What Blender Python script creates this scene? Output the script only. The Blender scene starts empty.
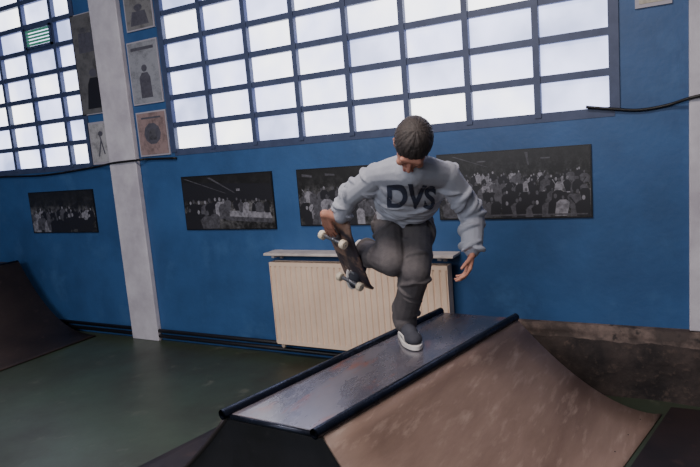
import bpy, bmesh, random
from math import *
from mathutils import Vector as V, Matrix, noise
from mathutils.bvhtree import BVHTree
random.seed(7)
C = bpy.context.scene.collection
FPX = 599.0
F = V((-.4775, .8678, -.1376)).normalized()
R = V((.8785, .4707, -.0801)).normalized()
U = R.cross(F).normalized(); R = F.cross(U).normalized()
CP = V((3.762, -3.856, 1.6))
def ray(px, py): return F + R*((px-350)/FPX) + U*((233.5-py)/FPX)
def at(px, py, t): return CP + ray(px, py)*t
def on(px, py, ax, val):
    d = ray(px, py); return CP + d*((val-CP[ax])/d[ax])
cd = bpy.data.cameras.new('camera'); cam = bpy.data.objects.new('camera', cd); C.objects.link(cam)
cd.sensor_width = 36; cd.lens = FPX/700*36; cd.clip_start = .05
m = Matrix((R, U, -F)).transposed().to_4x4(); m.translation = CP; cam.matrix_world = m
bpy.context.scene.camera = cam

# ---------------------------------------------------------------- materials
def lin(c): return tuple(((x/255)/12.92 if x/255 <= .04045 else ((x/255+.055)/1.055)**2.4) for x in c)+(1,)
def mat(name, col, rough=.6, metal=0, col2=None, ns=4, lo=.4, hi=.65, stretch=(1,1,1), col3=None, ns3=20, lo3=.6, hi3=.7, bump=0, bs=60, rough2=None, coat=0, spec=None, emit=None, es=0, detail=6, bd=.01):
    M = bpy.data.materials.new(name); M.use_nodes = True; n = M.node_tree.nodes; l = M.node_tree.links
    b = n['Principled BSDF']; b.inputs['Roughness'].default_value = rough; b.inputs['Metallic'].default_value = metal
    b.inputs['Base Color'].default_value = lin(col); b.inputs['Coat Weight'].default_value = coat; b.inputs['Coat Roughness'].default_value = .16
    if spec is not None: b.inputs['Specular IOR Level'].default_value = spec
    if emit: b.inputs['Emission Color'].default_value = lin(emit); b.inputs['Emission Strength'].default_value = es
    tc = n.new('ShaderNodeTexCoord'); mp = n.new('ShaderNodeMapping'); mp.inputs['Scale'].default_value = stretch
    l.new(tc.outputs['Object'], mp.inputs['Vector'])
    out = None
    def layer(scale, a, c, base, colr):
        nz = n.new('ShaderNodeTexNoise'); nz.inputs['Scale'].default_value = scale; nz.inputs['Detail'].default_value = detail; nz.inputs['Roughness'].default_value = .62
        l.new(mp.outputs[0], nz.inputs['Vector'])
        rp = n.new('ShaderNodeValToRGB'); rp.color_ramp.elements[0].position = a; rp.color_ramp.elements[1].position = c
        l.new(nz.outputs['Fac'], rp.inputs['Fac'])
        mx = n.new('ShaderNodeMix'); mx.data_type = 'RGBA'
        l.new(rp.outputs['Color'], mx.inputs['Factor'])
        if base is None: mx.inputs['A'].default_value = lin(col)
        else: l.new(base, mx.inputs['A'])
        mx.inputs['B'].default_value = lin(colr)
        return mx.outputs['Result'], rp.outputs['Color']
    if col2:
        out, fac = layer(ns, lo, hi, None, col2)
        if rough2 is not None:
            mr = n.new('ShaderNodeMapRange'); mr.inputs['To Min'].default_value = rough; mr.inputs['To Max'].default_value = rough2
            l.new(fac, mr.inputs['Value']); l.new(mr.outputs[0], b.inputs['Roughness'])
    if col3: out, _ = layer(ns3, lo3, hi3, out, col3)
    if out: l.new(out, b.inputs['Base Color'])
    if bump:
        nz = n.new('ShaderNodeTexNoise'); nz.inputs['Scale'].default_value = bs; nz.inputs['Detail'].default_value = 4
        l.new(mp.outputs[0], nz.inputs['Vector'])
        bp = n.new('ShaderNodeBump'); bp.inputs['Strength'].default_value = bump; bp.inputs['Distance'].default_value = bd
        l.new(nz.outputs['Fac'], bp.inputs['Height']); l.new(bp.outputs[0], b.inputs['Normal'])
    return M
M_wall = mat('blue_paint', (48,90,142), .5, col2=(38,74,120), ns=1.2, col3=(60,100,148), ns3=3, lo3=.55, hi3=.75, bump=.15, bs=25)
M_white = mat('white_plaster', (206,204,214), .6, col2=(178,174,186), ns=3, bump=.15, bs=20)
M_grey = mat('grey_plaster', (130,128,130), .8, col2=(105,102,105), ns=3)
M_plinth = mat('dirty_concrete', (64,55,53), .9, col2=(32,28,30), ns=5, lo=.35, hi=.6, col3=(90,76,70), ns3=22, lo3=.55, hi3=.8, bump=.9, bs=22)
M_cap = mat('flaking_ledge_paint', (118,102,96), .8, col2=(66,57,55), ns=7, lo=.38, hi=.58, col3=(48,42,42), ns3=15, lo3=.56, hi3=.66, bump=.8, bs=22)
M_floor = mat('green_floor', (64,78,64), .33, col2=(52,54,46), ns=1.1, lo=.35, hi=.7, col3=(108,110,98), ns3=5, lo3=.6, hi3=.85, rough2=.48, bump=.04, bs=30)
M_frame = mat('window_steel', (64,76,108), .5, col2=(52,64,96), ns=8)  # bar colour lightened to carry the glow of the panes
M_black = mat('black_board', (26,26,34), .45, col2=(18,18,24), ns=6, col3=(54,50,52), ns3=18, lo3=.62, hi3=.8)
M_steel = mat('dark_steel', (40,46,62), .25, .7, col2=(24,28,40), ns=12, rough2=.45)
M_top = mat('worn_top_sheet', (76,76,88), .22, .0, col2=(106,100,106), ns=3, lo=.4, hi=.65, stretch=(2,.7,1), col3=(124,80,68), ns3=5, lo3=.55, hi3=.7, rough2=.34, spec=.9, coat=.5, bump=.05, bs=30)
M_ply = mat('worn_plywood', (160,136,124), .5, col2=(120,98,88), ns=1.8, lo=.3, hi=.7, stretch=(2.6,.45,2.6), col3=(182,160,148), ns3=9, lo3=.54, hi3=.8, bump=.08, bs=30)
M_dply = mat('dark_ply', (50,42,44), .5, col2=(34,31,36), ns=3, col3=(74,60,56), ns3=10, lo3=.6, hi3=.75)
M_patch = mat('dark_floor_patch', (44,34,36), .5, col2=(30,25,29), ns=3, col3=(64,48,46), ns3=10, lo3=.6, hi3=.75)
M_qp = mat('brown_ply', (76,64,58), .45, col2=(54,46,44), ns=2.5, col3=(98,82,74), ns3=10, lo3=.58, hi3=.75)
M_rad = mat('cream_enamel', (236,212,190), .35, col2=(222,198,178), ns=3)
M_shelf = mat('shelf_white', (210,202,198), .45, col2=(180,172,170), ns=6)
M_cable = mat('black_rubber', (14,14,18), .5)
M_pipe = mat('black_pipe_paint', (24,24,32), .45)
M_shirt = mat('grey_marl_fabric', (166,170,182), .95, col2=(152,156,170), ns=6, bump=.2, bs=160)
M_cuff = mat('grey_ribbing', (148,151,164), .95, bump=.3, bs=200)
M_jean = mat('faded_grey_denim', (92,88,90), .9, col2=(72,69,73), ns=9, bump=.25, bs=120)
M_skin = mat('skin', (182,132,114), .6, col2=(164,112,98), ns=14, spec=.3)
M_hair = mat('brown_hair', (56,49,48), .65, col2=(38,34,35), ns=40, stretch=(2,2,.5), bump=.3, bs=140)
M_shoe = mat('grey_suede', (64,66,76), .85, col2=(50,52,62), ns=10)
M_sole = mat('white_rubber', (215,212,210), .6)
M_print = mat('navy_print', (46,52,72), .8)
M_eye = mat('eye', (190,180,175), .3); M_iris = mat('iris', (40,28,22), .3)
M_lip = mat('lip', (160,96,88), .5)
M_deck = mat('deck_bottom', (150,122,108), .45, col2=(70,64,72), ns=9, lo=.45, hi=.55)
M_grip = mat('grip_tape', (24,24,28), .95)
M_alu = mat('aluminium', (150,152,160), .35, .8)
M_wheel = mat('wheel_urethane', (222,210,188), .45)
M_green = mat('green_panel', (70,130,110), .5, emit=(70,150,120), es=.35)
M_pframe = mat('poster_backing', (18,18,22), .4)
M_paper = mat('poster_paper', (165,162,174), .5)
TONES = [mat('print_tone_light', (142,142,152), .4, col2=(96,96,104), ns=40), mat('print_tone_mid', (86,86,94), .4, col2=(56,56,62), ns=40), mat('print_tone_dark', (34,34,40), .4), mat('print_tone_faded', (84,84,96), .5, col2=(70,70,82), ns=30)]

def glass_mat(xo, zo):
    M = bpy.data.materials.new('frosted_daylit_pane'); M.use_nodes = True; n = M.node_tree.nodes; l = M.node_tree.links
    b = n['Principled BSDF']; b.inputs['Base Color'].default_value = (.5,.52,.6,1); b.inputs['Roughness'].default_value = .3
    tc = n.new('ShaderNodeTexCoord'); sp = n.new('ShaderNodeSeparateXYZ'); l.new(tc.outputs['Object'], sp.inputs[0])
    def mth(op, a, c=0.0):
        q = n.new('ShaderNodeMath'); q.operation = op
        for i, x in enumerate((a, c)):
            if isinstance(x, float): q.inputs[i].default_value = x
            else: l.new(x, q.inputs[i])
        return q.outputs[0]
    u = mth('DIVIDE', mth('SUBTRACT', sp.outputs['X'], float(xo)), .432); v = mth('DIVIDE', mth('SUBTRACT', sp.outputs['Z'], float(zo)), .228)
    cb = n.new('ShaderNodeCombineXYZ'); l.new(mth('FLOOR', u), cb.inputs[0]); l.new(mth('FLOOR', v), cb.inputs[1])
    wn = n.new('ShaderNodeTexWhiteNoise'); wn.noise_dimensions = '2D'; l.new(cb.outputs[0], wn.inputs['Vector'])
    nz = n.new('ShaderNodeTexNoise'); nz.inputs['Scale'].default_value = 2.0; nz.inputs['Detail'].default_value = 3.5
    l.new(tc.outputs['Object'], nz.inputs['Vector'])
    s = mth('ADD', mth('MULTIPLY', wn.outputs['Value'], .36), mth('MULTIPLY', nz.outputs['Fac'], .8))
    rp = n.new('ShaderNodeValToRGB'); e = rp.color_ramp.elements
    e[0].position = .36; e[0].color = (.20,.24,.42,1); e[1].position = .82; e[1].color = (1,1,1.0,1); k = e.new(.56); k.color = (.52,.56,.86,1)
    l.new(s, rp.inputs['Fac']); l.new(rp.outputs['Color'], b.inputs['Emission Color'])
    b.inputs['Emission Strength'].default_value = 3.8
    return M

def photo_mat(name, seed, sx, sz, bright=.75, tint=(1,1,1.06), lightband=.45, pale=False):
    M = bpy.data.materials.new(name); M.use_nodes = True; n = M.node_tree.nodes; l = M.node_tree.links
    b = n['Principled BSDF']; b.inputs['Roughness'].default_value = .35
    tc = n.new('ShaderNodeTexCoord'); mp = n.new('ShaderNodeMapping')
    mp.inputs['Scale'].default_value = (sx, 1, sz); mp.inputs['Location'].default_value = (seed*3.7, seed, seed*1.3)
    l.new(tc.outputs['Generated'], mp.inputs['Vector'])
    nz = n.new('ShaderNodeTexNoise'); nz.inputs['Scale'].default_value = .9; nz.inputs['Detail'].default_value = 8; nz.inputs['Roughness'].default_value = .8; l.new(mp.outputs[0], nz.inputs['Vector'])
    r2 = n.new('ShaderNodeValToRGB'); r2.color_ramp.elements[0].position = .46; r2.color_ramp.elements[1].position = .72; l.new(nz.outputs['Fac'], r2.inputs['Fac'])
    sp = n.new('ShaderNodeSeparateXYZ'); l.new(tc.outputs['Generated'], sp.inputs[0])
    r3 = n.new('ShaderNodeValToRGB'); e = r3.color_ramp.elements; e[0].position = .05; e[0].color = (.35,.35,.35,1); e[1].position = 1; e[1].color = (.02,.02,.02,1)
    k = e.new(lightband); k.color = (1,1,1,1); k = e.new(min(.95, lightband+.22)); k.color = (.12,.12,.12,1)
    l.new(sp.outputs['Z'], r3.inputs['Fac'])
    def mth(op, a, c):
        q = n.new('ShaderNodeMath'); q.operation = op
        for i, x in enumerate((a, c)):
            if isinstance(x, float): q.inputs[i].default_value = x
            else: l.new(x, q.inputs[i])
        return q.outputs[0]
    if pale:
        s = mth('SUBTRACT', float(bright), mth('MULTIPLY', r2.outputs[0], bright*.75)); s = mth('MAXIMUM', s, .03)
    else:
        s = mth('MULTIPLY', r2.outputs[0], r3.outputs[0])
        s = mth('ADD', mth('MULTIPLY', s, bright), .014)
    cb = n.new('ShaderNodeCombineXYZ')
    for i in range(3): l.new(mth('MULTIPLY', s, float(tint[i])), cb.inputs[i])
    l.new(cb.outputs[0], b.inputs['Base Color'])
    return M

# ---------------------------------------------------------------- helpers
def thing(name, label, cat, loc, group=None):
    o = bpy.data.objects.new(name, None); C.objects.link(o); o.location = loc; o.empty_display_size = .1
    o['label'] = label; o['category'] = cat
    if group: o['group'] = group
    return o
def top(o):
    while o.parent: o = o.parent
    return o
def obj(name, bm, m, parent=None, smooth=False, loc=None, bevel=0):
    off = V(top(parent).location) if parent else (V(loc) if loc is not None else V((0,0,0)))
    bmesh.ops.recalc_face_normals(bm, faces=bm.faces[:])
    bmesh.ops.translate(bm, verts=bm.verts[:], vec=-off)
    me = bpy.data.meshes.new(name); bm.to_mesh(me); bm.free()
    for q in (m if isinstance(m, list) else [m]): me.materials.append(q)
    if smooth:
        for p in me.polygons: p.use_smooth = True
    o = bpy.data.objects.new(name, me); C.objects.link(o)
    if parent: o.parent = parent
    else: o.location = off
    if bevel:
        b = o.modifiers.new('bevel', 'BEVEL'); b.width = bevel; b.segments = 2; b.limit_method = 'ANGLE'
    return o
def tag(o, label, cat, group=None):
    o['label'] = label; o['category'] = cat
    if group: o['group'] = group
    return o
def struct(name, bm, m, label=None, **k):
    o = obj(name, bm, m, **k); o['kind'] = 'structure'
    if label: o['label'] = label; o['category'] = name.split('_')[0]
    return o
def box(bm, x0, x1, y0, y1, z0, z1):
    vs = [bm.verts.new((x, y, z)) for x in (x0, x1) for y in (y0, y1) for z in (z0, z1)]
    for f in ((0,1,3,2),(4,6,7,5),(0,4,5,1),(2,3,7,6),(0,2,6,4),(1,5,7,3)): bm.faces.new([vs[i] for i in f])
def BX(*a):
    bm = bmesh.new(); box(bm, *a); return bm
def frame_of(d):
    d = d.normalized(); a = V((0,0,1)) if abs(d.z) < .9 else V((1,0,0))
    x = d.cross(a).normalized(); return x, d.cross(x).normalized()
def tube(bm, pts, r, seg=10, cap=True):
    pts = [V(p) for p in pts]; rings = []
    for i, p in enumerate(pts):
        d = (pts[min(i+1, len(pts)-1)]-pts[max(i-1, 0)]); x, y = frame_of(d)
        rr = r[i] if isinstance(r, (list, tuple)) else r
        rings.append([bm.verts.new(p+(x*cos(2*pi*k/seg)+y*sin(2*pi*k/seg))*rr) for k in range(seg)])
    for a, b in zip(rings, rings[1:]):
        for k in range(seg): bm.faces.new((a[k], a[(k+1)%seg], b[(k+1)%seg], b[k]))
    if cap: bm.faces.new(rings[0][::-1]); bm.faces.new(rings[-1])
def cone(bm, a, b, ra, rb, seg=14, flat=1, fax=None):
    a = V(a); b = V(b); d = (b-a); L = d.length
    if L < 1e-6: d = V((0,0,1))
    d = d.normalized()
    if fax is not None:
        y = (V(fax)-d*V(fax).dot(d)).normalized(); x = d.cross(y)
    else: x, y = frame_of(d)
    prof = []
    for i in range(1, 5): th = -pi/2*(1-i/4+.001); prof.append((a+d*ra*sin(th), ra*max(cos(th), .02)))
    for i in range(0, 4): th = pi/2*(i/4); prof.append((b+d*rb*sin(th), rb*cos(th)))
    rings = [[bm.verts.new(p+(x*cos(2*pi*k/seg)+y*sin(2*pi*k/seg)*flat)*r) for k in range(seg)] for p, r in prof]
    for p, q in zip(rings, rings[1:]):
        for k in range(seg): bm.faces.new((p[k], p[(k+1)%seg], q[(k+1)%seg], q[k]))
    for ring, pole in ((rings[0], a-d*ra), (rings[-1], b+d*rb)):
        c = bm.verts.new(pole)
        for k in range(seg): bm.faces.new((ring[k], ring[(k+1)%seg], c))
def ell(bm, c, rad, M=None, seg=24):
    T = Matrix.Translation(V(c)) @ ((M.to_4x4() if M else Matrix.Identity(4)) @ Matrix.Diagonal((rad[0], rad[1], rad[2], 1)))
    bmesh.ops.create_uvsphere(bm, u_segments=seg, v_segments=seg//2, radius=1, matrix=T)
def ridge(bm, pts, r, seg=8):
    n = len(pts); tube(bm, pts, [max(.0015, r*sin(pi*(i+.35)/(n-.3))) for i in range(n)], seg)
def limb_folds(bm, a, b, ra, rb, n, r=.011, seed=0, arc=2.6):
    """slanted soft folds wrapping part of the way round a sleeve or trouser leg"""
    rd = random.Random(seed); a = V(a); b = V(b); d = (b-a); x, y = frame_of(d)
    for i in range(n):
        s0 = (i+.5)/n+rd.uniform(-.06, .06); t0 = rd.uniform(0, 2*pi); sl = rd.uniform(-.4, .4); ln = rd.uniform(arc*.6, arc); pts = []
        for k in range(13):
            u = k/12; th = t0+ln*u; s = min(1, max(0, s0+sl*(u-.5))); rr = ra+(rb-ra)*s
            pts.append(a+d*s+(x*cos(th)+y*sin(th))*(rr+r*.1))
        ridge(bm, pts, r)
def remesh(o, vox, smooth=4, fac=.5, disp=None):
    r = o.modifiers.new('remesh', 'REMESH'); r.mode = 'VOXEL'; r.voxel_size = vox; r.use_smooth_shade = True
    s = o.modifiers.new('smooth', 'SMOOTH'); s.iterations = smooth; s.factor = fac
    for k, (ty, st, size) in enumerate(disp or []):
        t = bpy.data.textures.new('fold', ty); t.noise_scale = size
        if ty == 'CLOUDS': t.noise_depth = 1
        d = o.modifiers.new('folds', 'DISPLACE'); d.texture = t; d.strength = st; d.mid_level = .5; d.texture_coords = 'LOCAL'
def axes(x, y, z): return Matrix((x, y, z)).transposed()

# ---------------------------------------------------------------- setting
XL, XR, YF, ZC = -5.2, 6.6, -7.6, 4.3
A, B, Z0, Z1 = .432, .228, 1.70, 1.65
NR = 8
W1 = [-1.057, -1.342] + [-1.342-.432*i for i in range(1, 6)]
W1 = W1[::-1]
def wall_with_holes():
    bm = bmesh.new()
    xs = [XL, W1[0], W1[-1], 0, 8*A, XR]
    for i, (a, b) in enumerate(zip(xs, xs[1:])):
        if i == 1: box(bm, a, b, 0, .3, 0, Z1); box(bm, a, b, 0, .3, Z1+NR*B, ZC)
        elif i == 3: box(bm, a, b, 0, .3, 0, Z0); box(bm, a, b, 0, .3, Z0+NR*B, ZC)
        else: box(bm, a, b, 0, .3, 0, ZC)
    return bm
struct('wall_back', wall_with_holes(), M_wall, 'blue painted wall with tall windows')
struct('floor', BX(XL, XR, YF, .0, -.1, 0), M_floor, 'worn dark green painted floor')
struct('wall_left', BX(XL-.2, XL, YF, .3, 0, ZC), M_wall)
struct('wall_right', BX(XR, XR+.2, YF, .3, 0, ZC), M_grey)
struct('wall_front', BX(XL, XR, YF-.2, YF, 0, ZC), M_grey)
struct('ceiling', BX(XL, XR, YF, .3, ZC, ZC+.2), M_grey)
def window(name, xs, z0, label, xo):
    bm = bmesh.new(); z1 = z0+NR*B
    for i, x in enumerate(xs):
        w = .028 if i in (0, len(xs)-1) else .020
        box(bm, x-w, x+w, -.012, .06, z0, z1)
    for j in range(NR+1):
        z = z0+j*B; w = .028 if j in (0, NR) else .022
        box(bm, xs[0], xs[-1], -.004, .055, z-w, z+w)
    o = struct(name, bm, M_frame, label)
    obj('glass', BX(xs[0], xs[-1], .03, .04, z0, z1), glass_mat(xo, z0), o)
    return o
window('window_1', W1, Z1, 'left steel-framed window of many small frosted panes', W1[0])
window('window_2', [i*A for i in range(9)], Z0, 'wide steel-framed window of many small frosted panes', 0)
struct('trim_1', BX(-.77, -.43, -.05, .0, 0, ZC), M_white, 'white pilaster between the two windows', bevel=.006)
struct('trim_2', BX(3.83, 4.2, -.05, .0, .42, ZC), M_white, 'white pilaster at the right edge', bevel=.006)
bm = bmesh.new(); nx = 130
secs = []
for i in range(nx+1):
    x = 2.75+(XR-2.75)*i/nx; k = .035; e = noise.noise(V((x*5, 3, 1)))*.02+noise.noise(V((x*17, 7, 1)))*.008
    pr = [(0,.415),(-.03,.415),(-.052,.405),(-.055,.36),(-.06,.33+e*1.5),(-.09,.31+e*1.5),(-.10,.22),(-.105,.1),(-.11,0)]
    secs.append([bm.verts.new((x, y+(noise.noise(V((x*4, z*7, 0)))*k if y < -.02 else 0), z+(noise.noise(V((x*2.5, 5, z*3)))*.03 if 0 < z < .41 else 0))) for y, z in pr])
for a, b in zip(secs, secs[1:]):
    for k in range(8):
        f = bm.faces.new((a[k], b[k], b[k+1], a[k+1]))
        if k < 4: f.material_index = 1
struct('trim_3', bm, [M_plinth, M_cap], 'rough brown concrete plinth at the foot of the wall', smooth=True)

p = on(27, 50, 1, -.02); q = on(51, 32, 1, -.02)
t = thing('ventilation_panel', 'small green louvred vent panel set in the left window', 'vent', (p.x, -.02, p.z))
x0, x1, z0, z1 = p.x, q.x, p.z, p.z+.19
bm = bmesh.new(); box(bm, x0, x1, -.03, -.012, z0, z0+.02); box(bm, x0, x1, -.03, -.012, z1-.02, z1); box(bm, x0, x0+.02, -.03, -.012, z0, z1); box(bm, x1-.02, x1, -.03, -.012, z0, z1)
obj('frame', bm, M_frame, t)
bm = bmesh.new()
for i in range(5): box(bm, x0+.02, x1-.02, -.026, -.016, z0+.026+i*.03, z0+.046+i*.03)
obj('louvre', bm, M_green, t)

# ---------------------------------------------------------------- posters
def people(n, u0, u1, v, h, asp, jit=.03, rnd=random):
    """standing figures: shoulders, torso and a small head"""
    out = []
    for i in range(n):
        u = u0+(u1-u0)*(i+.5)/n+rnd.uniform(-.4, .4)/n*(u1-u0); vv = v+rnd.uniform(-jit, jit); r = h*.15*rnd.uniform(.8, 1.15)
        w = r*rnd.uniform(1.2, 1.9)*asp; ln = rnd.uniform(-.5, .5)*w; tn = rnd.choice((0,1,1,2,2,2))
        out.append((tn, [(u-w+ln, vv-h*.9), (u+w+ln, vv-h*.9), (u+w*1.1, vv-r*2.2), (u+w*.5, vv-r*1.2), (u-w*.5, vv-r*1.2), (u-w*1.1, vv-r*2.2)]))
        if rnd.random() < .35: sg = rnd.choice((-1, 1)); out.append((tn, [(u+sg*w*.9, vv-r*2.4), (u+sg*w*1.2, vv-r*1.9), (u+sg*w*1.9, vv-r*.2), (u+sg*w*1.6, vv-r*.2)]))
        out.append(('e', rnd.choice((0,1,1)), u, vv-r*.4, r*.4*asp, r*.68))
    return out
def poster(pa, pb, seed, sx, sz, label, cat='photo print', name='photo_print', bright=.8, band=.45, tint=(1,1,1.06), border=.0, yy=-.012, pale=False, polys=()):
    a = on(*pa, 1, yy); b = on(*pb, 1, yy)
    x0, x1, z0, z1 = min(a.x, b.x), max(a.x, b.x), min(a.z, b.z), max(a.z, b.z)
    t = thing(name, label, cat, ((x0+x1)/2, 0, z0))
    obj('backing', BX(x0, x1, yy, -.001, z0, z1), M_paper if border else M_pframe, t)
    bd = max(border, .008); bm = BX(x0+bd, x1-bd, yy-.002, yy, z0+bd, z1-bd)
    W, H = x1-x0-2*bd, z1-z0-2*bd; fs = []
    for i, q in enumerate(polys):
        y_ = yy-.0024-.001*i/len(polys)
        if q[0] == 'e':
            _, tn, u, v, ru, rv = q; pts = [(u+ru*cos(k*pi/5), v+rv*sin(k*pi/5)) for k in range(10)]
        else: tn, pts = q
        pts = [(min(max(u, .003), .997), min(max(v, .003), .997)) for u, v in pts]
        f = bm.faces.new([bm.verts.new((x0+bd+u*W, y_, z0+bd+v*H)) for u, v in pts]); f.material_index = tn+1
    obj('picture', bm, [photo_mat('bw_photo', seed, sx, sz, bright, tint, band, pale)]+TONES, t)
poster((34,233), (92,189), 1, 16, 6, 'small black and white crowd photograph low under the left window', bright=.35, polys=people(20, .03, .97, .58, .34, .55, .05)+people(15, .03, .97, .4, .42, .55, .05))
poster((187,230), (271,171), 2, 8, 4, 'black and white photograph on blue wall, nearest right of the white pilaster', bright=.35, band=.35,
  polys=[(2, [(0,.55),(1,.5),(1,.8),(0,.9)]), (1, [(.02,.97),(.5,.66),(.51,.66),(.05,.97)]), (1, [(.3,.97),(.6,.66),(.61,.66),(.34,.97)]), (0, [(.62,.7),(.66,.7),(.66,.74),(.62,.74)]), (0, [(.5,.34),(.96,.3),(.98,.18),(.45,.24)]), (1, [(.45,.24),(.98,.18),(.97,.1),(.47,.16)])]+people(8, .03, .5, .55, .4, .6)+people(7, .5, .97, .55, .26, .6)+people(5, .02, .4, .36, .46, .6))
poster((301,226), (396,163), 3, 10, 5, 'black and white photograph on blue wall directly behind the skater', bright=.35, band=.5,
  polys=[(1, [(.05,.93),(.16,.9),(.16,.86),(.05,.88)]), (1, [(.3,.92),(.4,.9),(.4,.87),(.3,.88)])]+people(16, .03, .97, .64, .28, .6, .06)+people(11, .03, .97, .48, .36, .6, .06)+people(8, .03, .97, .32, .4, .6))
poster((440,220), (591,144), 4, 26, 9, 'wide black and white crowd photograph under the window right of the skater', bright=.45, band=.42,
  polys=[(1, [(.1,.97),(.35,.78),(.355,.78),(.12,.97)]), (1, [(.6,.97),(.62,.78),(.625,.78),(.62,.97)]), (1, [(.28,.86),(.34,.86),(.34,.88),(.28,.88)]), (1, [(.7,.86),(.76,.86),(.76,.88),(.7,.88)])]+people(38, .02, .98, .66, .18, .5, .05)+people(32, .02, .98, .55, .24, .5, .05)+people(26, .02, .98, .42, .28, .5, .05)+people(18, .02, .98, .28, .32, .5, .05)+[(1, [(.02,.03),(.98,.03),(.98,.05),(.02,.05)])])
poster((83,116), (101,8), 5, 3, 7, 'tall dark band poster left of the white pilaster beneath the ceiling', 'poster', 'wall_poster', bright=.13, border=.008, pale=True,
  polys=[(2, [(.2,.05),(.8,.05),(.7,.3),(.62,.36),(.38,.36),(.3,.3)]), ('e', 3, .5, .41, .12, .04), (3, [(.15,.62),(.9,.62),(.85,.8),(.2,.82)]), ('e', 1, .35, .84, .12, .03), ('e', 1, .7, .83, .12, .03)])
poster((93,165), (110,120), 6, 3, 4, 'pale drawing poster beside lower corner of the left window', 'poster', 'wall_poster', bright=.42, border=.02, pale=True,
  polys=[(3, [(.3,.15),(.36,.15),(.55,.6),(.5,.62)]), (3, [(.6,.2),(.66,.2),(.5,.7),(.45,.68)]), ('e', 3, .52, .74, .12, .07)])
poster((127,33), (150,-12), 7, 3, 3, 'grey poster at the top right of the white pilaster', 'poster', 'wall_poster', bright=.2, band=.4, border=.012, pale=True,
  polys=[(3, [(.15,.1),(.85,.1),(.75,.5),(.25,.5)]), ('e', 3, .5, .6, .16, .1)])
poster((134,106), (156,37), 8, 2, 4, 'tall grey poster between the white pilaster and the wide window', 'poster', 'wall_poster', bright=.3, border=.012, pale=True, tint=(.95,1,1.15),
  polys=[(3, [(.3,.08),(.7,.08),(.68,.42),(.6,.5),(.4,.5),(.3,.42)]), ('e', 3, .5, .57, .1, .06), (3, [(.1,.87),(.9,.87),(.9,.92),(.1,.92)])])
poster((141,157), (165,109), 9, 4, 4, 'brownish poster lowest right of the white pilaster', 'poster', 'wall_poster', bright=.24, tint=(1.2,.88,.88), border=.012, pale=True,
  polys=[('e', 3, .5, .5, .3, .26), (3, [(.15,.86),(.85,.86),(.85,.9),(.15,.9)]), (1, [(.35,.35),(.65,.35),(.6,.6),(.4,.6)])])
poster((635,9), (672,-40), 10, 3, 4, 'pale framed picture high at the right of the wide window', 'picture', 'framed_picture', bright=.35, tint=(1.2,1.1,.85), border=.02, pale=True)

# ---------------------------------------------------------------- cables & pipes
def cable(name, px, label, r=.009):
    pts = [on(a, b, 1, y) for a, b, y in px]
    out = []
    P = [pts[0]]+pts+[pts[-1]]
    for i in range(1, len(P)-2):
        for k in range(6):
            s = k/6; a, b, c, d = P[i-1], P[i], P[i+1], P[i+2]
            out.append(.5*((2*b)+(c-a)*s+(2*a-5*b+4*c-d)*s*s+(3*b-a-3*c+d)*s**3))
    out.append(pts[-1])
    bm = bmesh.new(); tube(bm, out, r, 8); lo = min(p.z for p in out)
    tag(obj(name, bm, M_cable, None, True, loc=(out[0].x, out[0].y, lo)), label, 'cable')
cable('cable', [(-30,180,-.02),(0,177,-.02),(45,175,-.02),(95,167,-.02),(113,163,-.062),(138,160,-.062),(148,159,-.02),(176,158,-.02)], 'black cable strung below the left window across the white pilaster')
cable('cable', [(586,107,-.025),(612,109,-.02),(640,110,-.015),(668,105,-.02),(694,97,-.065),(730,90,-.065)], 'black cable strung from the window corner to the right pilaster', .009)
for z, lb in ((.095, 'upper black pipe running along the foot of the blue wall'), (.045, 'lower black pipe lying along the foot of the blue wall')):
    bm = bmesh.new(); tube(bm, [(-1.9, -.028, z), (2.7, -.028, z)], .017, 10)
    tag(obj('heating_pipe', bm, M_pipe, None, True, loc=(0, -.028, z-.017)), lb, 'pipe')

# ---------------------------------------------------------------- radiator & shelf
t = thing('radiator', 'cream panel radiator under the wall shelf behind the skater', 'radiator', (1.7, -.08, 0))
x0, x1, z0, z1 = .975, 2.42, .125, .785
bm = bmesh.new(); N = 30; pit = (x1-x0)/N; pr = []
for i in range(N):
    a = x0+i*pit
    pr += [(a, -.120), (a+pit*.08, -.120), (a+pit*.24, -.1305), (a+pit*.84, -.1305)]
pr.append((x1, -.120))
fr = [[bm.verts.new((x, y, z)) for x, y in pr] for z in (z0+.03, z1-.03)]
for k in range(len(pr)-1): bm.faces.new((fr[0][k], fr[0][k+1], fr[1][k+1], fr[1][k]))
box(bm, x0, x1, -.118, -.105, z0, z1); box(bm, x0, x1, -.130, -.117, z0, z0+.03); box(bm, x0, x1, -.130, -.117, z1-.03, z1)
obj('front_panel', bm, M_rad, t)
obj('back_panel', BX(x0, x1, -.055, -.04, z0, z1), M_rad, t)
for x in (x0-.006, x1): obj('side_panel', BX(x, x+.006, -.13, -.04, z0+.01, z1), M_rad, t)
bm = bmesh.new()
for i in range(60): a = x0+.01+i*(x1-x0-.02)/60; box(bm, a, a+.012, -.122, -.045, z1-.01, z1-.004)
obj('top_grille', bm, M_rad, t)
for x in (x0+.15, x1-.15):
    bm = bmesh.new(); box(bm, x, x+.03, -.04, -.003, z0+.05, z1-.05); obj('wall_bracket', bm, M_rad, t)
bm = bmesh.new(); cone(bm, (x0+.03, -.085, z0), (x0+.03, -.085, .095), .018, .018); obj('valve', bm, M_rad, t)
bm = bmesh.new(); tube(bm, [(x1-.04, -.085, z0+.01), (x1-.04, -.085, 0)], .012); obj('feed_pipe', bm, M_rad, t)
t = thing('wall_shelf', 'long pale shelf board mounted above the cream radiator', 'shelf', (1.7, -.1, .83))
obj('board', BX(.945, 2.48, -.16, -.0, .842, .862), M_shelf, t, bevel=.004)
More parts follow.
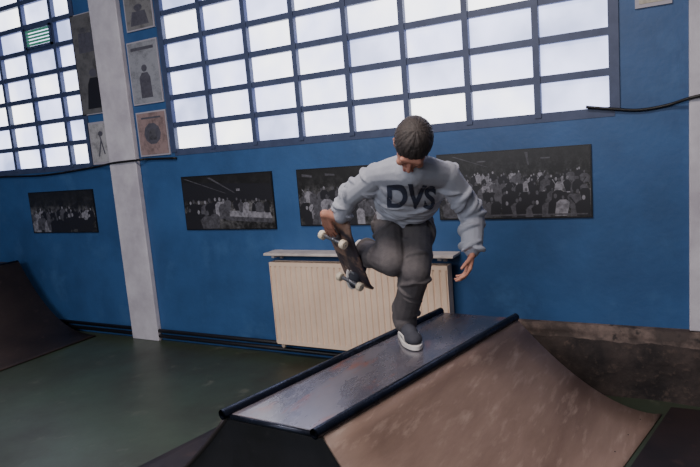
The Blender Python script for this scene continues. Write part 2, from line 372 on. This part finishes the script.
for x in (1.0, 1.68, 2.36):
    bm = bmesh.new(); box(bm, x, x+.025, -.13, 0, .82, .842); box(bm, x, x+.025, -.02, 0, .795, .83); obj('bracket', bm, M_shelf, t)

# ---------------------------------------------------------------- funbox ledge
HB = .6
NL, NRt, FL, FR = V((2.185,-2.12,HB)), V((2.626,-2.138,HB)), V((2.522,-.567,HB)), V((2.972,-.595,HB))
fbx = thing('skate_ramp', 'skate funbox with dark top, steel coping and curved plywood banks', 'skate ramp', (2.57, -1.35, 0))
def slab(bm, q, th):
    a = [bm.verts.new(p) for p in q]; b = [bm.verts.new(V(p)-V((0,0,th))) for p in q]; n = len(q)
    bm.faces.new(a); bm.faces.new(b[::-1])
    for i in range(n): bm.faces.new((a[i], a[(i+1)%n], b[(i+1)%n], b[i]))
bm = bmesh.new(); slab(bm, [NL, NRt, FR, FL], .03); obj('top_sheet', bm, M_top, fbx, bevel=.003)
def bank(na, fa, nb, fb, p, name, m, n=18):
    bm = bmesh.new(); rows = []
    for j in range(2):
        a, b = ((na, nb), (fa, fb))[j]; row = []
        for i in range(n+1):
            s = i/n; P = a.lerp(b, s); row.append(V((P.x, P.y, max(.004, (HB-.012)*(1-s)**p))))
        rows.append(row)
    K = 8; g = [[bm.verts.new(rows[0][i].lerp(rows[1][i], k/K)) for i in range(n+1)] for k in range(K+1)]
    for k in range(K):
        for i in range(n): bm.faces.new((g[k][i], g[k][i+1], g[k+1][i+1], g[k+1][i]))
    o = obj(name, bm, m, fbx, True)
    s = o.modifiers.new('thick', 'SOLIDIFY'); s.thickness = .012; s.offset = 0
    return rows
RN, RF = V((3.255,-2.15,0)), V((3.69,-.30,0))
LN, LF = V((1.15,-2.13,0)), V((1.48,-.45,0))
rr = bank(NRt+V((.01,0,0)), FR+V((.01,0,0)), RN, RF, 1.7, 'plywood_bank', M_ply)
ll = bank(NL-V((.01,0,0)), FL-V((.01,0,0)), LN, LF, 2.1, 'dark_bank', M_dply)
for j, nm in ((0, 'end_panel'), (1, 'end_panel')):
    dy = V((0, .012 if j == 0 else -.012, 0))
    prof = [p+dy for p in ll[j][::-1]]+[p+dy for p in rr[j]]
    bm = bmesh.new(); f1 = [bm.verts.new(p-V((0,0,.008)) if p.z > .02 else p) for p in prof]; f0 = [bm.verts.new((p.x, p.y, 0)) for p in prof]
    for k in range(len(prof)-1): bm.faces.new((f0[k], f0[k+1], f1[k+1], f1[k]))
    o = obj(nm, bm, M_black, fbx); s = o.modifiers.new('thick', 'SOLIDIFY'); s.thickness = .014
for a, b in ((NL, FL), (NRt, FR)):
    d = (b-a).normalized(); bm = bmesh.new()
    tube(bm, [a-d*.03+V((0,0,.004)), b+d*.01+V((0,0,.004))], .021, 16, False)
    tube(bm, [a-d*.03+V((0,0,.004)), b+d*.01+V((0,0,.004))], .015, 16, False)
    obj('coping', bm, M_steel, fbx, True)
bm = bmesh.new(); tube(bm, [NL+V((0,-.004,-.012)), NRt+V((0,-.004,-.012))], .012, 8); obj('edge_strip', bm, M_steel, fbx, True)
for k in range(9):
    for s in (.04, .9):
        P = rr[0][int(s*18)].lerp(rr[1][int(s*18)], (k+.5)/9); bm = bmesh.new(); cone(bm, P+V((0,0,.005)), P+V((0,0,.007)), .003, .003, 8)
        obj('screw', bm, M_steel, fbx)
bm = bmesh.new(); slab(bm, [V((3.30,-2.15,.012)), V((4.9,-2.0,.012)), V((4.9,-.16,.012)), V((3.735,-.2,.012))], .011)  # thin slab added only to darken the floor beside the bank
tag(obj('floor_dark_patch', bm, M_patch, None, loc=(4.0, -1.0, .001)), 'dark brown patch added over the floor at the foot of the plywood bank', 'floor patch')

# ---------------------------------------------------------------- quarter pipe left
qp = thing('quarter_pipe', 'brown wooden quarter pipe against the wall at far left', 'skate ramp', (-2.0, -1.5, 0))
bm = bmesh.new(); n = 24; prof = []
for i in range(n+1):
    s = i/n; prof.append((-2.265+1.05*s, .724*(1-s)**2.5+.004))
ya, yb = -.11, -2.6
ga = [bm.verts.new((x, ya, z)) for x, z in prof]; gb = [bm.verts.new((x, yb, z)) for x, z in prof]
for i in range(n): bm.faces.new((ga[i], ga[i+1], gb[i+1], gb[i]))
o = obj('riding_surface', bm, M_qp, qp, True); s = o.modifiers.new('thick', 'SOLIDIFY'); s.thickness = .012
for y in (ya-.006, yb+.006):
    bm = bmesh.new(); f1 = [bm.verts.new((x, y, max(z-.01, .002))) for x, z in prof]; f0 = [bm.verts.new((x, y, 0)) for x, z in prof]
    for k in range(n): bm.faces.new((f0[k], f0[k+1], f1[k+1], f1[k]))
    o = obj('side_panel', bm, M_dply, qp); s = o.modifiers.new('thick', 'SOLIDIFY'); s.thickness = .012
obj('deck', BX(-3.2, -2.28, yb, ya, .69, .72), M_qp, qp)
bm = bmesh.new(); box(bm, -3.2, -3.17, yb, ya, 0, .69); obj('back_support', bm, M_dply, qp)
bm = bmesh.new(); tube(bm, [(-2.272, ya, .722), (-2.272, yb, .722)], .022, 14); obj('coping', bm, M_steel, qp, True)

# ---------------------------------------------------------------- skateboard
NOSE, TAIL = at(330, 215, 3.02), at(361, 293, 3.42)
Lx = (TAIL-NOSE); blen = Lx.length; Lx.normalize()
un = (-R*.66-F*.75); un = (un-Lx*un.dot(Lx)).normalized(); wx = Lx.cross(un).normalized()
BC = (NOSE+TAIL)/2
sk = thing('skateboard', 'skateboard gripped in the skater\'s hand, wheels facing outward', 'skateboard', BC)
def bp(l, w, h): return BC+Lx*l+wx*w-un*h
def deckbm(th0, th1, inset=0):
    bm = bmesh.new(); n = 28; k = 6; hl = blen/2-inset; hw = .095-inset
    def kick(l): e = max(0, abs(l)-(.66*blen/2)); return e*.42
    lay = []
    for th in (th0, th1):
        g = []
        for i in range(n+1):
            l = -hl*cos(pi*i/n); e = max(0, abs(l)-(hl-hw)); w = sqrt(max(0, hw*hw-e*e)); w = max(w, .004)
            g.append([bm.verts.new(bp(l, w*(2*j/k-1), kick(l)+th+.006*(2*j/k-1)**2)) for j in range(k+1)])
        lay.append(g)
        for i in range(n):
            for j in range(k): bm.faces.new((g[i][j], g[i+1][j], g[i+1][j+1], g[i][j+1]))
    a, b = lay
    for i in range(n):
        for j in (0, k): bm.faces.new((a[i][j], a[i+1][j], b[i+1][j], b[i][j]))
    for i in (0, n):
        for j in range(k): bm.faces.new((a[i][j], a[i][j+1], b[i][j+1], b[i][j]))
    return bm
obj('deck', deckbm(0, .011), M_deck, sk, True)
obj('grip_tape', deckbm(.0112, .0125, .001), M_grip, sk, True)
for sgn in (-1, 1):
    l0 = sgn*blen*.27
    bm = bmesh.new(); cone(bm, bp(l0-.03, 0, -.006), bp(l0+.03, 0, -.006), .02, .02, 10, .3, un); cone(bm, bp(l0, 0, -.01), bp(l0, 0, -.035), .02, .014)
    cone(bm, bp(l0, -.055, -.038), bp(l0, .055, -.038), .011, .011); tube(bm, [bp(l0, -.095, -.04), bp(l0, .095, -.04)], .004)
    tr = obj('truck', bm, M_alu, sk, True)
    for s2 in (-1, 1):
        bm = bmesh.new(); a = bp(l0, s2*.062, -.04); b = bp(l0, s2*.092, -.04); d = (b-a).normalized()
        tube(bm, [a, a+d*.004, b-d*.004, b], [.020, .0245, .0245, .020], 20); tube(bm, [b, b+d*.001], .009, 12)
        obj('wheel', bm, M_wheel, sk, False, bevel=.001)

# ---------------------------------------------------------------- person
FOOT = V((2.565, -1.14, HB))
per = thing('person', 'skater in grey sweatshirt and faded dark jeans bending forward on one foot on the ramp', 'person', FOOT)
toe1 = V((.62, -.78, 0)).normalized()
heel1 = FOOT-toe1*.14
heel1.z = HB+.004
J = dict(pel=at(404,214,3.18), spine=at(406,198,2.97), chest=at(411,183,2.76), neck=at(412,170,2.60),
    shR=at(377,175,2.80), elR=at(349,197,2.95), wrR=at(340,218,3.00),
    shL=at(446,175,2.68), elL=at(472,213,2.80), wrL=at(472,253,2.72),
    hipR=at(389,222,3.18), knR=at(393,263,2.97), anR=at(366,252,3.27),
    hipL=at(418,223,3.14), knL=at(416,273,2.93), anL=heel1+toe1*.055+V((0,0,.09)))
SC = .95
fd = (-F*.28-U*.96-R*.14).normalized(); hx = (R*1+F*.05+U*.06); hx = (hx-fd*hx.dot(fd)).normalized(); hz = hx.cross(-fd).normalized()
if hz.dot(-F) < 0: hz = -hz
HC = at(412, 147, 2.50)
HM = axes(hx, -fd, hz)
def hp(x, y, z): return HC+HM@V((x, y, z))*SC
def hell(bm, c, rad, seg=24): ell(bm, hp(*c), tuple(r*SC for r in rad), HM, seg)
body = bmesh.new()
hell(body, (0,.012,.032), (.074,.092,.086)); hell(body, (0,-.022,-.04), (.056,.062,.062)); hell(body, (0,-.03,.0), (.064,.06,.06))
cone(body, hp(-.012,-.066,-.088), hp(.012,-.066,-.088), .02, .02)
cone(body, hp(0,-.09,.010), hp(0,-.106,-.022), .006, .0095); cone(body, hp(-.010,-.096,-.024), hp(.010,-.096,-.024), .0065, .0065)
cone(body, hp(-.036,-.078,.03), hp(.036,-.078,.03), .013, .013); cone(body, hp(-.018,-.083,-.055), hp(.018,-.083,-.055), .009, .009)
for s in (-1, 1):
    hell(body, (s*.031,-.079,.013), (.016,.013,.011), 16)
    hell(body, (s*.04,-.066,-.018), (.022,.02,.02), 16)
    hell(body, (s*.074,.012,-.002), (.01,.02,.03), 16); cone(body, hp(s*.078,.02,.02), hp(s*.082,.024,.0), .007, .007)
cone(body, hp(0,.03,-.06), J['neck'], .052, .06)
cone(body, J['neck'], J['chest'], .06, .085)
for a, b, r1, r2 in (('chest','spine',.1,.095),('spine','pel',.095,.1)): cone(body, J[a], J[b], r1, r2, 20, .75, F+U*.3)
for a, b, r1, r2 in (('chest','shR',.06,.045),('shR','elR',.042,.034),('elR','wrR',.034,.025),('chest','shL',.06,.045),('shL','elL',.042,.034),('elL','wrL',.034,.025),
                     ('hipR','knR',.062,.045),('knR','anR',.044,.034),('hipL','knL',.062,.045),('knL','anL',.044,.034)): cone(body, J[a], J[b], r1, r2)
cone(body, J['anL'], heel1+toe1*.18+V((0,0,.045)), .034, .028)
def hand(bm, w, d, n, th, curl, tdir, tcurl, spread=.06, sc=1.0):
    d = d.normalized(); n = (n-d*n.dot(d)).normalized(); th = (th-d*th.dot(d)-n*th.dot(n)).normalized()
    off = [.030, .010, -.010, -.029]; ln = [.070, .078, .072, .056]; kn = [.086, .090, .085, .076]
    for i in range(4):
        k = w+(d*kn[i]+th*off[i])*sc
        cone(bm, w+(d*.012+th*off[i]*.55)*sc, k, .013*sc, .0115*sc, 10)
        ang = 0; p = k; dd = d+th*(off[i]*spread/.03)
        for s, fr in enumerate((.45, .3, .25)):
            ang += curl[i]*(1, 1.1, .8)[s]
            q = p+(dd*cos(ang)+n*sin(ang)).normalized()*ln[i]*fr*sc
            cone(bm, p, q, (.0090, .0082, .0074)[s]*sc, (.0082, .0074, .0062)[s]*sc, 10); p = q
    b = w+(d*.02+th*.022)*sc; td = tdir.normalized(); p = b
    for s, l in enumerate((.04, .032, .026)):
        q = p+td*l*sc; cone(bm, p, q, (.0135, .0105, .0095)[s]*sc, (.0105, .0095, .0075)[s]*sc, 10); p = q; td = (td+tcurl*.35).normalized()
dL = (at(465,284,2.66)-J['wrL']).normalized()
hand(body, J['wrL']+dL*.005, dL, -R*.9-F*.1, -F*.8-R*.2, [.28,.34,.4,.45], dL*.7-F*.5-R*.5, -R*.2+dL*.3)
wgrip = NOSE-Lx*.03+un*.028
hand(body, wgrip, (Lx*.98+un*.08), -un, wx*(1 if wx.dot(U) > 0 else -1), [.06,.10,.12,.14], Lx*.35-un*.9, Lx*.9)
cone(body, J['wrR'], wgrip, .026, .024)
o = obj('body', body, M_skin, per, True); remesh(o, .004, 2)
for s in (-1, 1):
    bm = bmesh.new(); hell(bm, (s*.031,-.079,.003), (.011,.009,.007), 16); e = obj('eye', bm, M_eye, per, True)
    bm = bmesh.new(); hell(bm, (s*.031,-.086,-.001), (.005,.0035,.004), 12); obj('iris', bm, M_iris, e, True)
bm = bmesh.new(); cone(bm, hp(-.02,-.0905,-.052), hp(.02,-.0905,-.052), .004, .004); cone(bm, hp(-.017,-.09,-.06), hp(.017,-.09,-.06), .005, .005); obj('mouth', bm, M_lip, per, True)
bm = bmesh.new(); hell(bm, (0,.022,.042), (.083,.099,.085), 32); hell(bm, (0,.045,.0), (.076,.073,.085))
rh = random.Random(3)
for i in range(320):    # short straight hair, strands lying close to the scalp, uneven fringe
    th = 2*pi*i/320+rh.uniform(-.1, .1); fr_ = max(0, cos(th-pi)); s0 = rh.uniform(.05, 1.1); end = rh.uniform(1.35, 1.75)+rh.uniform(.2, .75)*fr_
    if cos(th) > .2: end += .35
    pts = []; off = rh.uniform(-.003, .002); tw = rh.uniform(-.35, .45)
    for k in range(9):
        ph = s0+(end-s0)*k/8
        sp_ = min(ph, 1.5); x = (.082+off)*sin(sp_)*sin(th+tw*(k/8)); y = .022+(.098+off)*sin(sp_)*cos(th+tw*(k/8)); z = .042+(.084+off)*cos(sp_)-max(0, ph-1.5)*.085
        pts.append(hp(x, y, z))
    tube(bm, pts, [.002,.003,.0036,.0038,.0038,.0038,.0036,.003,.0015], 6)
o = obj('hair', bm, M_hair, per, True); remesh(o, .0026, 5)
# sweatshirt
bm = bmesh.new()
tn = (J['chest']-J['pel']).normalized(); sx_ = (J['shL']-J['shR']).normalized()
fx_ = sx_.cross(tn).normalized(); sx_ = tn.cross(fx_)
TM = axes(sx_, fx_, tn)
front = fx_ if fx_.dot(U) < 0 else -fx_      # belly side faces down and towards the camera
hem = J['pel'].lerp(J['spine'], .3)
ell(bm, hem, (.152,.115,.055), TM); ell(bm, hem+front*.03-tn*.02, (.146,.104,.05), TM); ell(bm, J['spine'], (.16,.118,.12), TM); ell(bm, J['spine'].lerp(J['chest'], .55), (.162,.12,.12), TM)
ell(bm, J['chest'], (.157,.108,.1), TM); cone(bm, J['shR'], J['shL'], .062, .062); cone(bm, J['chest'], J['neck'], .088, .078)
cone(bm, J['neck'], J['shR'], .082, .058); cone(bm, J['neck'], J['shL'], .082, .058)
cone(bm, J['spine'], J['shR'].lerp(J['elR'], .25), .1, .048); cone(bm, J['spine'], J['shL'].lerp(J['elL'], .2), .1, .05)
cone(bm, J['shR'], J['elR'], .062, .055); cone(bm, J['elR'], J['wrR'].lerp(J['elR'], .12), .055, .043)
cone(bm, J['shL'], J['elL'], .064, .057); cone(bm, J['elL'], J['wrL'].lerp(J['elL'], .18), .057, .05)
limb_folds(bm, J['shR'], J['elR'], .062, .055, 8, .015, 1); limb_folds(bm, J['elR'], J['wrR'], .055, .045, 7, .013, 2)
limb_folds(bm, J['shL'], J['elL'], .064, .057, 10, .015, 3); limb_folds(bm, J['elL'], J['wrL'], .057, .05, 11, .014, 4)
rf = random.Random(11)
def torso_pt(c, u, th):
    return c+TM@V((.163*cos(th)*sqrt(max(.05, 1-u*u*.35)), .121*sin(th)*sqrt(max(.05, 1-u*u*.35)), u*.17))
tc_ = J['spine'].lerp(J['chest'], .35)
for i in range(38):
    th0 = rf.uniform(0, 2*pi); u0 = rf.uniform(-1.0, .2); ln = rf.uniform(.7, 1.5)*rf.choice((-1, 1)); du = rf.uniform(-.2, .8)
    ridge(bm, [torso_pt(tc_, u0+du*k/12, th0+ln*k/12) for k in range(13)], rf.uniform(.012, .019))
shirt = obj('sweatshirt', bm, M_shirt, per, True); remesh(shirt, .005, 3, .5, [('CLOUDS', .010, .12)])
for a, b in (('elR','wrR'), ('elL','wrL')):
    d = (J[b]-J[a]).normalized(); bm = bmesh.new(); cone(bm, J[b]-d*.04, J[b]-d*.012, .04, .034, 18); obj('cuff', bm, M_cuff, per, True)
bm = bmesh.new(); cone(bm, J['neck']+(HC-J['neck'])*.12, J['neck']+(HC-J['neck'])*.2, .068, .064, 20); obj('collar', bm, M_cuff, per, True)
# jeans
bm = bmesh.new()
ell(bm, J['pel'], (.142,.11,.105), TM); cone(bm, J['hipR'], J['hipL'], .086, .086)
cone(bm, J['hipR'], J['knR'], .086, .072); cone(bm, J['knR'], J['anR'], .072, .066)
aE = J['anL']+V((0,0,.025))
cone(bm, J['hipL'], J['knL'], .086, .072); cone(bm, J['knL'], aE, .071, .066); cone(bm, aE, aE-V((0,0,.025))+toe1*.02, .066, .063)
limb_folds(bm, J['hipR'], J['knR'], .086, .072, 8, .014, 5); limb_folds(bm, J['knR'], J['anR'], .072, .066, 9, .013, 6)
limb_folds(bm, J['hipL'], J['knL'], .086, .072, 9, .014, 7); limb_folds(bm, J['knL'], aE, .071, .066, 13, .013, 8)
jeans = obj('jeans', bm, M_jean, per, True); remesh(jeans, .005, 3, .5, [('CLOUDS', .008, .12)])
# shoes
def shoe(heel, d, up):
    d = d.normalized(); up = (up-d*up.dot(d)).normalized(); lx = d.cross(up)
    def s(x, y, z): return heel+lx*x+d*y+up*z
    bm = bmesh.new(); out = []
    n = 16
    hw = lambda y: .036*sqrt(max(0, 1-((.04-y)/.04)**2)) if y < .04 else (.036+.014*(y-.04)/.13 if y < .17 else .05*sqrt(max(0, 1-((y-.17)/.112)**2)))
    ys = [.0005+.281*(.5-.5*cos(pi*i/n)) for i in range(n+1)]
    cont = [(-max(hw(y), .003), y) for y in ys]+[(max(hw(y), .003), y) for y in ys[::-1]]
    a = [bm.verts.new(s(x, y, 0)) for x, y in cont]; b = [bm.verts.new(s(x, y, .024)) for x, y in cont]; m_ = len(cont)
    bm.faces.new(a); bm.faces.new(b)
    for i in range(m_): bm.faces.new((a[i], a[(i+1)%m_], b[(i+1)%m_], b[i]))
    sole = bm
    bm = bmesh.new(); SM = axes(lx, d, up)
    ell(bm, s(0,.205,.042), (.045,.068,.033), SM); ell(bm, s(0,.14,.055), (.041,.08,.045), SM); ell(bm, s(0,.05,.058), (.037,.05,.055), SM)
    cone(bm, s(0,.055,.06), s(0,.052,.1), .038, .036); cone(bm, s(0,.1,.08), s(0,.19,.055), .03, .025)
    u = obj('shoe', bm, M_shoe, per, True); remesh(u, .005, 3)
    obj('sole', sole, M_sole, u, False, bevel=.003)
    for sg in (-1, 1):
        bm = bmesh.new(); tube(bm, [s(sg*.034, .06, .07), s(sg*.041, .10, .045), s(sg*.0425, .14, .048), s(sg*.0415, .175, .045), s(sg*.0435, .2, .034)], [.003,.0055,.005,.004,.003], 8); obj('side_stripe', bm, M_sole, u, True)
    bm = bmesh.new()
    for i in range(5):
        y = .105+i*.02; z = .112-i*.009; tube(bm, [s(-.024, y, z-.01), s(0, y+.004, z), s(.024, y, z-.01)], .0035, 6)
    obj('laces', bm, M_sole, u, True)
shoe(heel1, toe1, V((0,0,1)))
upR = (J['knR']-J['anR']).normalized(); tR = (-U*.92-R*.22+F*.1)
tR = (tR-upR*tR.dot(upR)).normalized()
shoe(J['anR']-upR*.095-tR*.055, tR, upR)
# lettering on the chest
cu = bpy.data.curves.new('DVS', 'FONT'); cu.body = 'DVS'; cu.size = .125; cu.align_x = 'CENTER'; cu.align_y = 'CENTER'; cu.offset = .004; cu.space_character = 1.0
tmp = bpy.data.objects.new('tmp_text', cu); C.objects.link(tmp)
bpy.context.view_layer.update(); dg = bpy.context.evaluated_depsgraph_get()
me = bpy.data.meshes.new_from_object(tmp.evaluated_get(dg)); bpy.data.objects.remove(tmp)
bm = bmesh.new(); bm.from_mesh(me); bmesh.ops.triangulate(bm, faces=bm.faces[:])
for _ in range(5):
    es = [e for e in bm.edges if e.calc_length() > .006]
    if es: bmesh.ops.subdivide_edges(bm, edges=es, cuts=1); bmesh.ops.triangulate(bm, faces=bm.faces[:])
se = shirt.evaluated_get(dg); sm = se.to_mesh(); mw = Matrix.Translation(per.location)
bvh = BVHTree.FromPolygons([mw@v.co for v in sm.vertices], [tuple(p.vertices) for p in sm.polygons])
tc0 = at(418, 195, 2.45)
tx_ = (R*1-U*.05).normalized(); ty_ = F.cross(tx_)*-1
if ty_.dot(U) < 0: ty_ = -ty_
bad = []
for v in bm.verts:
    o0 = tc0+tx_*(v.co.x-.16*v.co.y)+ty_*v.co.y
    h = bvh.ray_cast(o0, F)
    if h[0] is None: bad.append(v)
    else: v.co = h[0]-F*.004
bmesh.ops.delete(bm, geom=bad, context='VERTS')
lt = obj('chest_lettering', bm, M_print, shirt)
lt['label'] = 'dark letters DVS printed across the chest'

# ---------------------------------------------------------------- lights
def area(name, loc, rot, sx, sy, e, col):
    l = bpy.data.lights.new(name, 'AREA'); l.shape = 'RECTANGLE'; l.size = sx; l.size_y = sy; l.energy = e; l.color = col
    o = bpy.data.objects.new(name, l); C.objects.link(o); o.location = loc; o.rotation_euler = rot
area('ceiling_light', (2.2, -3.0, 4.1), (0, 0, 0), 2.2, 1.0, 165, (1, .87, .79))
area('back_fill', (1.2, -7.2, 3.0), (radians(75), 0, 0), 6, 1.6, 180, (.92, .93, 1))  # unseen fill light added behind the camera
w = bpy.data.worlds.new('world'); bpy.context.scene.world = w; w.use_nodes = True
w.node_tree.nodes['Background'].inputs[0].default_value = (.6, .7, 1, 1); w.node_tree.nodes['Background'].inputs[1].default_value = .3
